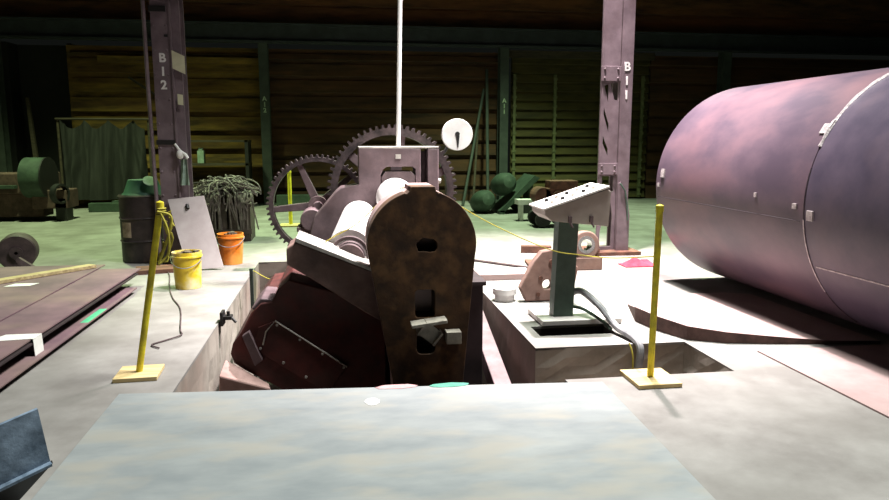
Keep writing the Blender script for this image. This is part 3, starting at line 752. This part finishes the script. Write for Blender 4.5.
b.build('handle_hole', M['black'], wbd)
def bucket(label, x, y, r0, r1, h, m):
    t = thing('bucket', label, 'bucket', (x,y,0))
    bb = MB(); bb.lathe([(0,.003),(r0,.003),(r0,.01),(r0+(r1-r0)*.85,h*.85),(r1+.008,h*.86),(r1+.008,h*.9),(r1,h*.91),(r1,h),(r1-.01,h),(r0-.006,.03),(0,.03)], (x,y,0), (0,0,1), 36)
    bb.build('pail', M[m], t)
    bb = MB(); bb.lathe([(0,h*.93),(r1-.015,h*.90)], (x,y,0), (0,0,1), 20)
    for k in range(9):
        a = random.uniform(0,6.28); q = random.uniform(0,r1*.7); bb.box(x+q*math.cos(a)-.03,x+q*math.cos(a)+.03,y+q*math.sin(a)-.02,y+q*math.sin(a)+.02,h*.9,h*.97+random.uniform(0,.03), rot('Z',random.uniform(0,90),(x+q*math.cos(a),y+q*math.sin(a),0)))
    bb.build('contents', M['contents'], t, smooth=False)
    bb = MB(); bb.tube([(x+(r1+.012)*math.cos(a), y+(r1+.012)*math.sin(a)*1.0, h*.88-.11*math.sin(a if a<PI else 2*PI-a)) for a in [PI+PI*i/16 for i in range(17)]], .005, 6)
    bb.build('bail_handle', M['conduit'], t)
    return t
bucket('yellow paint-stained bucket on the floor in front of the pale board', -1.68, 7.86, .135, .155, .40, 'bucket_y')
bucket('orange bucket on the floor beside the pale board', -1.44, 9.35, .14, .165, .40, 'bucket_o')

# rack with a heap of grey wire
rk = thing('wire_rack', 'weathered wooden crate holding the heap of grey wire', 'crate', (-1.9,11.7,0))
b = MB()
for k in range(5):
    x = -2.28+.17*k; b.box(x,x+.14,11.42,11.45,.05,.68)
b.box(-2.3,-1.42,11.40,11.43,.12,.2); b.box(-2.3,-1.42,11.40,11.43,.55,.63)
b.box(-2.3,-2.27,11.45,12.0,.05,.7); b.box(-1.47,-1.44,11.45,12.0,.05,.7); b.box(-2.3,-1.44,11.97,12.0,.05,.7); b.box(-2.3,-1.44,11.42,12.0,.003,.05)
b.build('slats', M['mauve_dark'], rk, smooth=False)
b = MB()
for k in range(95):      # loose coils over the top
    cx, cy, cz = random.uniform(-2.2,-1.5), random.uniform(11.45,11.9), random.uniform(.72,.88)
    a, L = random.uniform(0,6.28), random.uniform(.15,.42)
    pts = [(max(-2.4,min(-1.3,cx+math.cos(a)*L*t+random.uniform(-.06,.06))), cy+math.sin(a)*L*.5*t+random.uniform(-.06,.06), max(.715,cz+.14*(1-t*t)-.12*abs(cx+1.87)*1.2+random.uniform(-.05,.05))) for t in (-1,-.5,0,.5,1)]
    b.tube(smooth_path(pts,4), .013, 5)
for k in range(60):      # strands hanging over the front and the right side
    x0 = random.uniform(-2.25,-1.4); ze = random.choice((.2,.35,.5,.62,.7)); d = random.uniform(-.08,.14)
    pts = [(x0-d,11.65,.84),(x0,11.42,.78),(x0+d*.3,11.34,0.62),(min(x0+d,-1.25),11.33+random.uniform(-.04,.02),max(ze,.1))]
    b.tube(smooth_path(pts,4), .012, 5)
tag(b.build('wire_heap', M['wire']), 'tangled heap of grey wire spilling over the wooden crate', 'wire heap', kind='stuff')

# wire on the floor by the yellow bucket
b = MB(); b.tube(smooth_path([(-2.25,9.2,.01),(-2.05,8.6,.012),(-1.88,7.86,.01),(-1.72,7.3,.01),(-1.54,6.8,.01),(-1.38,6.05,.01),(-1.33,5.85,.014),(-1.42,5.72,.01),(-1.5,5.6,.01),(-1.42,5.5,.01)],6), .006, 6)
tag(b.build('floor_wire', M['mauve_dark']), 'thin dark wire snaking over the floor past the yellow bucket', 'wire')
b = MB(); b.box(-2.5,-2.0,8.75,9.1,.002,.05, rot('Z',15,(-2.2,8.9,0))); 
tag(b.build('scrap_slab', M['rust'], smooth=False), 'low rusty scrap slab behind the plate stack near the drum', 'scrap')

# ------------------------------------------------------------------ wheel at the left edge
wh = thing('flanged_wheel', 'rusty cylindrical wheel standing on the floor behind the plate stack', 'wheel', (-3.95,9.3,0))
b = MB(); b.lathe([(.07,-.16),(.205,-.16),(.22,-.14),(.22,.14),(.205,.16),(.07,.16),(.07,-.16)], (-4.02,9.35,.225), (.28,-.96,0), 40)
b.build('rim', M['mauve_dark'], wh)
b = MB(); b.lathe([(.02,-.2),(.075,-.2),(.075,.2),(.02,.2),(.02,-.2)], (-4.02,9.35,.225), (.28,-.96,0), 20)
b.build('hub', M['mauve_dark'], wh)
b = MB(); b.hexa([Vector(p) for p in ((-3.80,8.95,.002),(-3.60,8.98,.002),(-3.60,9.05,.002),(-3.80,9.02,.002),(-3.90,8.97,.17),(-3.86,8.97,.20),(-3.86,9.02,.20),(-3.90,9.02,.17))])
tag(b.build('wheel_chock', M['mauve'], smooth=False), 'small steel wedge chocking the cylindrical wheel', 'chock')
b = MB(); b.box(-4.7,-4.2,8.75,9.05,.002,.16); b.box(-4.45,-4.35,8.72,9.0,.16,.24)
tag(b.build('motor_block', M['mauve_dark'], smooth=False, bevel=.01), 'dark iron block beside the cylindrical wheel at the left edge', 'iron block')

# ------------------------------------------------------------------ far left bench machine, tarp, timbers
bm_ = thing('belt_machine', 'old belt driven bench machine with green wheel guard at the far left', 'machine', (-6.3,15.1,0))
b = MB(); b.box(-7.6,-5.75,14.9,15.6,.55,.95); b.box(-7.6,-5.9,15.0,15.5,.08,.55); b.box(-6.05,-5.4,14.85,15.5,.25,.62)
b.build('bed', M['brown_edge'], bm_, smooth=False, bevel=.02)
b = MB(); b.lathe([(.37,-.2),(.40,-.2),(.40,.2),(.37,.2),(.37,-.2)], (-5.95,15.0,.86), (1,-.06,0), 28)
b.build('wheel_guard', M['green_iron'], bm_)
b = MB(); b.lathe([(.0,.19),(.41,.19),(.41,.215),(.0,.215)], (-5.95,15.0,.86), (1,-.06,0), 28); b.lathe([(.0,-.2),(.36,-.2),(.36,.19),(.0,.19)], (-5.95,15.0,.86), (1,-.06,0), 28)
b.build('shaded_side', M['black'], bm_)  # black disc stands in for the unlit side of the guard
b = MB(); b.lathe([(.16,-.06),(.20,-.06),(.20,.06),(.16,.06),(.16,-.06)], (-5.50,14.8,.55), (.9,-.4,0), 24); b.box(-5.62,-5.42,14.85,15.2,.0,.45)
b.build('hand_wheel', M['black'], bm_)
b = MB(); b.box(-7.2,-6.3,14.75,15.0,.66,.72)
b.build('shelf', M['green_iron'], bm_, smooth=False)
tp = thing('tarpaulin_screen', 'grey tarpaulin screen hanging in folds on a rail at the left wall', 'tarpaulin', (-5.45,17.5,0))
b = MB()
def tf(u, v):
    x = -6.35+1.85*u
    hook = abs(math.sin(PI*u*3.5))                     # sags between four hooks
    fan = math.sin((u-.57)*34/(.35+.65*v+.0))*.5
    return Vector((x+.05*math.sin(u*31)*v, 17.42+.11*math.sin(u*24+1.8*math.sin(u*7)+v*1.2)*(.45+.55*v)+.07*fan*v+.03*math.sin(u*61+v*4), 2.06-.20*hook*(1-v)**1.5-1.85*v))
b.grid(tf, 120, 16, (0,.008,0)); b.build('cloth', M['tarp'], tp)
b = MB(); b.cyl((-6.45,17.45,2.08),(-4.4,17.45,2.08),.025,seg=8); b.cyl((-6.42,17.5,0),(-6.42,17.5,2.1),.03,seg=8); b.cyl((-4.43,17.5,0),(-4.43,17.5,2.1),.03,seg=8)
b.build('rail_frame', M['wood_dark'], tp)
for i,(x0,x1,y,h) in enumerate(((-5.6,-3.4,16.6,.2),(-5.2,-2.9,16.95,.22))):
    b = MB(); b.box(x0,x1,y,y+.22,.002,h)
    tag(b.build('timber_baulk', M['green_iron'], smooth=False, bevel=.01), ('nearer greenish timber baulk on the floor in front of the tarpaulin','farther greenish timber baulk on the floor at the foot of the wall')[i], 'timber')
b = MB(); b.box(-1.55,1.2,17.3,17.6,.002,.28)
tag(b.build('timber_baulk', M['green_iron'], smooth=False, bevel=.01), 'long green baulk at the wall foot behind the gears', 'timber')
b = MB(); b.hexa([Vector(p) for p in ((-7.0,17.6,0.003),(-6.9,17.6,0.003),(-6.9,17.7,0.003),(-7.0,17.7,0.003),(-7.35,18.2,2.6),(-7.28,18.2,2.6),(-7.28,18.28,2.6),(-7.35,18.28,2.6))])
tag(b.build('leaning_plank', M['wood_dark'], smooth=False), 'tall plank leaning in the dark doorway at the far left', 'plank')
b = MB(); b.cyl((-5.0,18.2,3.1),(-4.3,18.3,2.6),.03,seg=8)
b.cyl((-4.3,18.3,2.6),(-4.3,18.4,2.6),.03,seg=8)
tag(b.build('wall_pipe', M['wood_dark']), 'short slanting pipe fixed on the wall above the tarpaulin', 'pipe')
# dark shelf behind the wire heap
sh = thing('tool_shelf', 'dark open shelf against the wall behind the wire heap', 'shelf', (-3.0,17.6,0))
b = MB()
for x in (-4.0,-2.2):
    b = MB(); b.box(x-.04,x+.04,17.3,17.9,0.002,1.6); b.build('upright', M['black'], sh, smooth=False)
for z in (.5,1.0,1.55):
    b = MB(); b.box(-4.05,-2.15,17.3,17.9,z,z+.05); b.build('board', M['wood_dark'], sh, smooth=False)
b = MB(); b.box(-3.35,-3.2,17.4,17.6,1.05,1.35); b.box(-3.32,-3.23,17.4,17.6,1.35,1.42)
tag(b.build('pale_can', M['cloth_green'], smooth=False, bevel=.01), 'pale can standing on the dark shelf', 'can')

# ------------------------------------------------------------------ right background
for i,(a,c,r,m,lb) in enumerate((((2.95,16.9,.005),(3.72,18.2,2.9),.035,'colgreen','most slanted green pole leaning against the wall left of the slatted door'),
      ((3.22,17.0,.005),(3.60,18.25,2.3),.03,'wood_dark','dark pole leaning beside the green pole at the wall'),
      ((3.66,17.3,.005),(3.80,18.25,3.4),.04,'colgreen','steep green pole leaning close beside the wall column'))):
    b = MB(); b.cyl(a, c, r, seg=8); tag(b.build('leaning_pole', M[m]), lb, 'pole')
for i,(x,z,r,lb) in enumerate(((3.10,.252,.25,'lower left round green tank in the background cart'),(3.56,.63,.25,'upper right round green tank in the background cart'))):
    b = MB(); b.lathe([(0,-.36),(r*.55,-.33),(r*.88,-.22),(r,-.05),(r,.05),(r*.88,.22),(r*.55,.33),(0,.36)], (x,15.2,z), (.2,-1,.25), 28)
    tag(b.build('round_tank', M['green_iron']), lb, 'tank', 'round green tanks')
ct = thing('tilt_cart', 'dark green tilting cart under the two round tanks', 'cart', (3.7,15.3,0))
b = MB(); b.hexa([Vector(p) for p in ((3.40,14.85,.06),(3.50,14.85,.03),(3.50,15.75,.03),(3.40,15.75,.06),(4.18,14.85,.84),(4.30,14.85,.78),(4.30,15.75,.78),(4.18,15.75,.84))])
b.box(3.40,3.52,14.85,15.75,.003,.08)
b.build('tray', M['green_iron'], ct, smooth=False)
for y in (14.9,15.65):
    b = MB(); b.cyl((4.0,y,.17),(4.0,y+.1,.17),.17,seg=20)
    b.build('wheel', M['black'], ct)
b = MB(); b.box(4.1,4.2,15.05,15.55,.002,.68)
b.build('stand', M['green_iron'], ct, smooth=False)
tr = thing('engine_trolley', 'small engine on a wheeled trolley behind the control console', 'trolley', (4.0,12.6,0))
b = MB(); b.box(3.62,4.30,12.4,12.9,.28,.36)
b.build('chassis', M['mauve_dark'], tr, smooth=False)
b = MB(); b.box(3.72,4.22,12.45,12.85,.36,.72); b.box(3.80,4.32,12.42,12.8,.72,.86); b.cyl((3.68,12.45,.58),(3.68,12.85,.58),.16,seg=20); b.cyl((3.95,12.4,.55),(3.95,12.45,.55),.13,seg=18)
b.build('engine', M['rust'], tr, smooth=False, bevel=.01)
for x, y in ((3.66,12.35),(4.1,12.35),(3.66,12.88),(4.1,12.88)):
    b = MB(); b.lathe([(.05,0),(.13,0),(.15,.02),(.15,.06),(.13,.08),(.05,.08),(.05,0)], (x,y,.152), (0,1,0), 20); b.cyl((x,y,.152),(x,y+.08,.152),.05,seg=12)
    b.build('wheel', M['black'], tr)
b = MB(); b.box(3.46,4.02,13.45,13.75,.33,.43); b.box(3.52,3.58,13.5,13.7,.002,.33); b.box(3.9,3.96,13.5,13.7,.002,.33)
tag(b.build('white_trestle', M['white'], smooth=False), 'small white trestle left of the engine trolley', 'trestle')

# ------------------------------------------------------------------ slate blue steel angle in the near left corner
b = MB()
# upright leaf, leaning and a flange along its foot
A = [Vector((-1.64,2.75,.14)),Vector((-1.255,3.03,.245)),Vector((-1.285,3.03,.48)),Vector((-1.67,2.75,.38))]
t = Vector((.012,-.016,.0))
b.hexa([A[0],A[1],A[1]-t,A[0]-t,A[3],A[2],A[2]-t,A[3]-t])
b.hexa([A[0]+Vector((.0,0,-.012)),A[1]+Vector((0,0,-.012)),A[1]+Vector((.016,-.022,-.014)),A[0]+Vector((.016,-.022,-.014)),A[0],A[1],A[1]+Vector((.016,-.022,-.002)),A[0]+Vector((.016,-.022,-.002))])
bl = thing('steel_angle', 'slate blue steel angle piece standing in the near left corner', 'steel angle', (-1.45,2.9,0))
b.build('leaf', M['blue'], bl, smooth=False)
b = MB(); b.hexa([Vector(p) for p in ((-1.75,2.84,.003),(-1.46,3.06,.003),(-1.48,3.09,.003),(-1.77,2.87,.003),(-1.63,2.76,.14),(-1.245,3.03,.235),(-1.26,3.06,.235),(-1.65,2.79,.14))])
b.build('foot', M['black'], bl, smooth=False)  # black piece added as the shadow below the leaf

# ------------------------------------------------------------------ lights
def spot(name, loc, target, power, color, cone, blend, size):
    l = bpy.data.lights.new(name, 'SPOT'); l.energy = power; l.color = color; l.spot_size = math.radians(cone); l.spot_blend = blend; l.shadow_soft_size = size
    o = bpy.data.objects.new(name, l); COL.objects.link(o); o.location = loc
    o.rotation_euler = (Vector(target)-Vector(loc)).to_track_quat('-Z','Y').to_euler()
    return o
spot('high_bay_lamp', (2.9,8.4,9.0), (2.0,7.9,0), 16500, (1,.88,.89), 58, .8, .14)
spot('high_bay_lamp', (2.8,5.25,9.0), (1.3,4.0,0), 7300, (.97,1,.95), 90, .6, 1.1)
spot('green_bay_lamp', (-4.8,13.0,8.5), (-4.8,12.8,0), 4800, (.74,1,.50), 92, .6, .25)
spot('green_bay_lamp', (3.8,13.0,8.5), (3.8,12.8,0), 6000, (.70,1,.58), 92, .6, .25)
w = bpy.data.worlds.new('World'); SC.world = w; w.use_nodes = True
w.node_tree.nodes['Background'].inputs[0].default_value = (.8,.9,.8,1); w.node_tree.nodes['Background'].inputs[1].default_value = .006

# ------------------------------------------------------------------ camera
cam = bpy.data.cameras.new('camera'); co_ = bpy.data.objects.new('camera', cam); COL.objects.link(co_)
cam.sensor_width = 36; cam.lens = 36*700/889
co_.location = (0,0,1.6)
co_.rotation_euler = (PI/2-math.atan(110/700), 0, -math.radians(8.4))
SC.camera = co_
SC.cycles.diffuse_bounces = 1
SC.view_settings.view_transform = 'Standard'; SC.view_settings.look = 'None'; SC.view_settings.gamma = 1; SC.view_settings.use_curve_mapping = False
SC.view_settings.exposure = 0
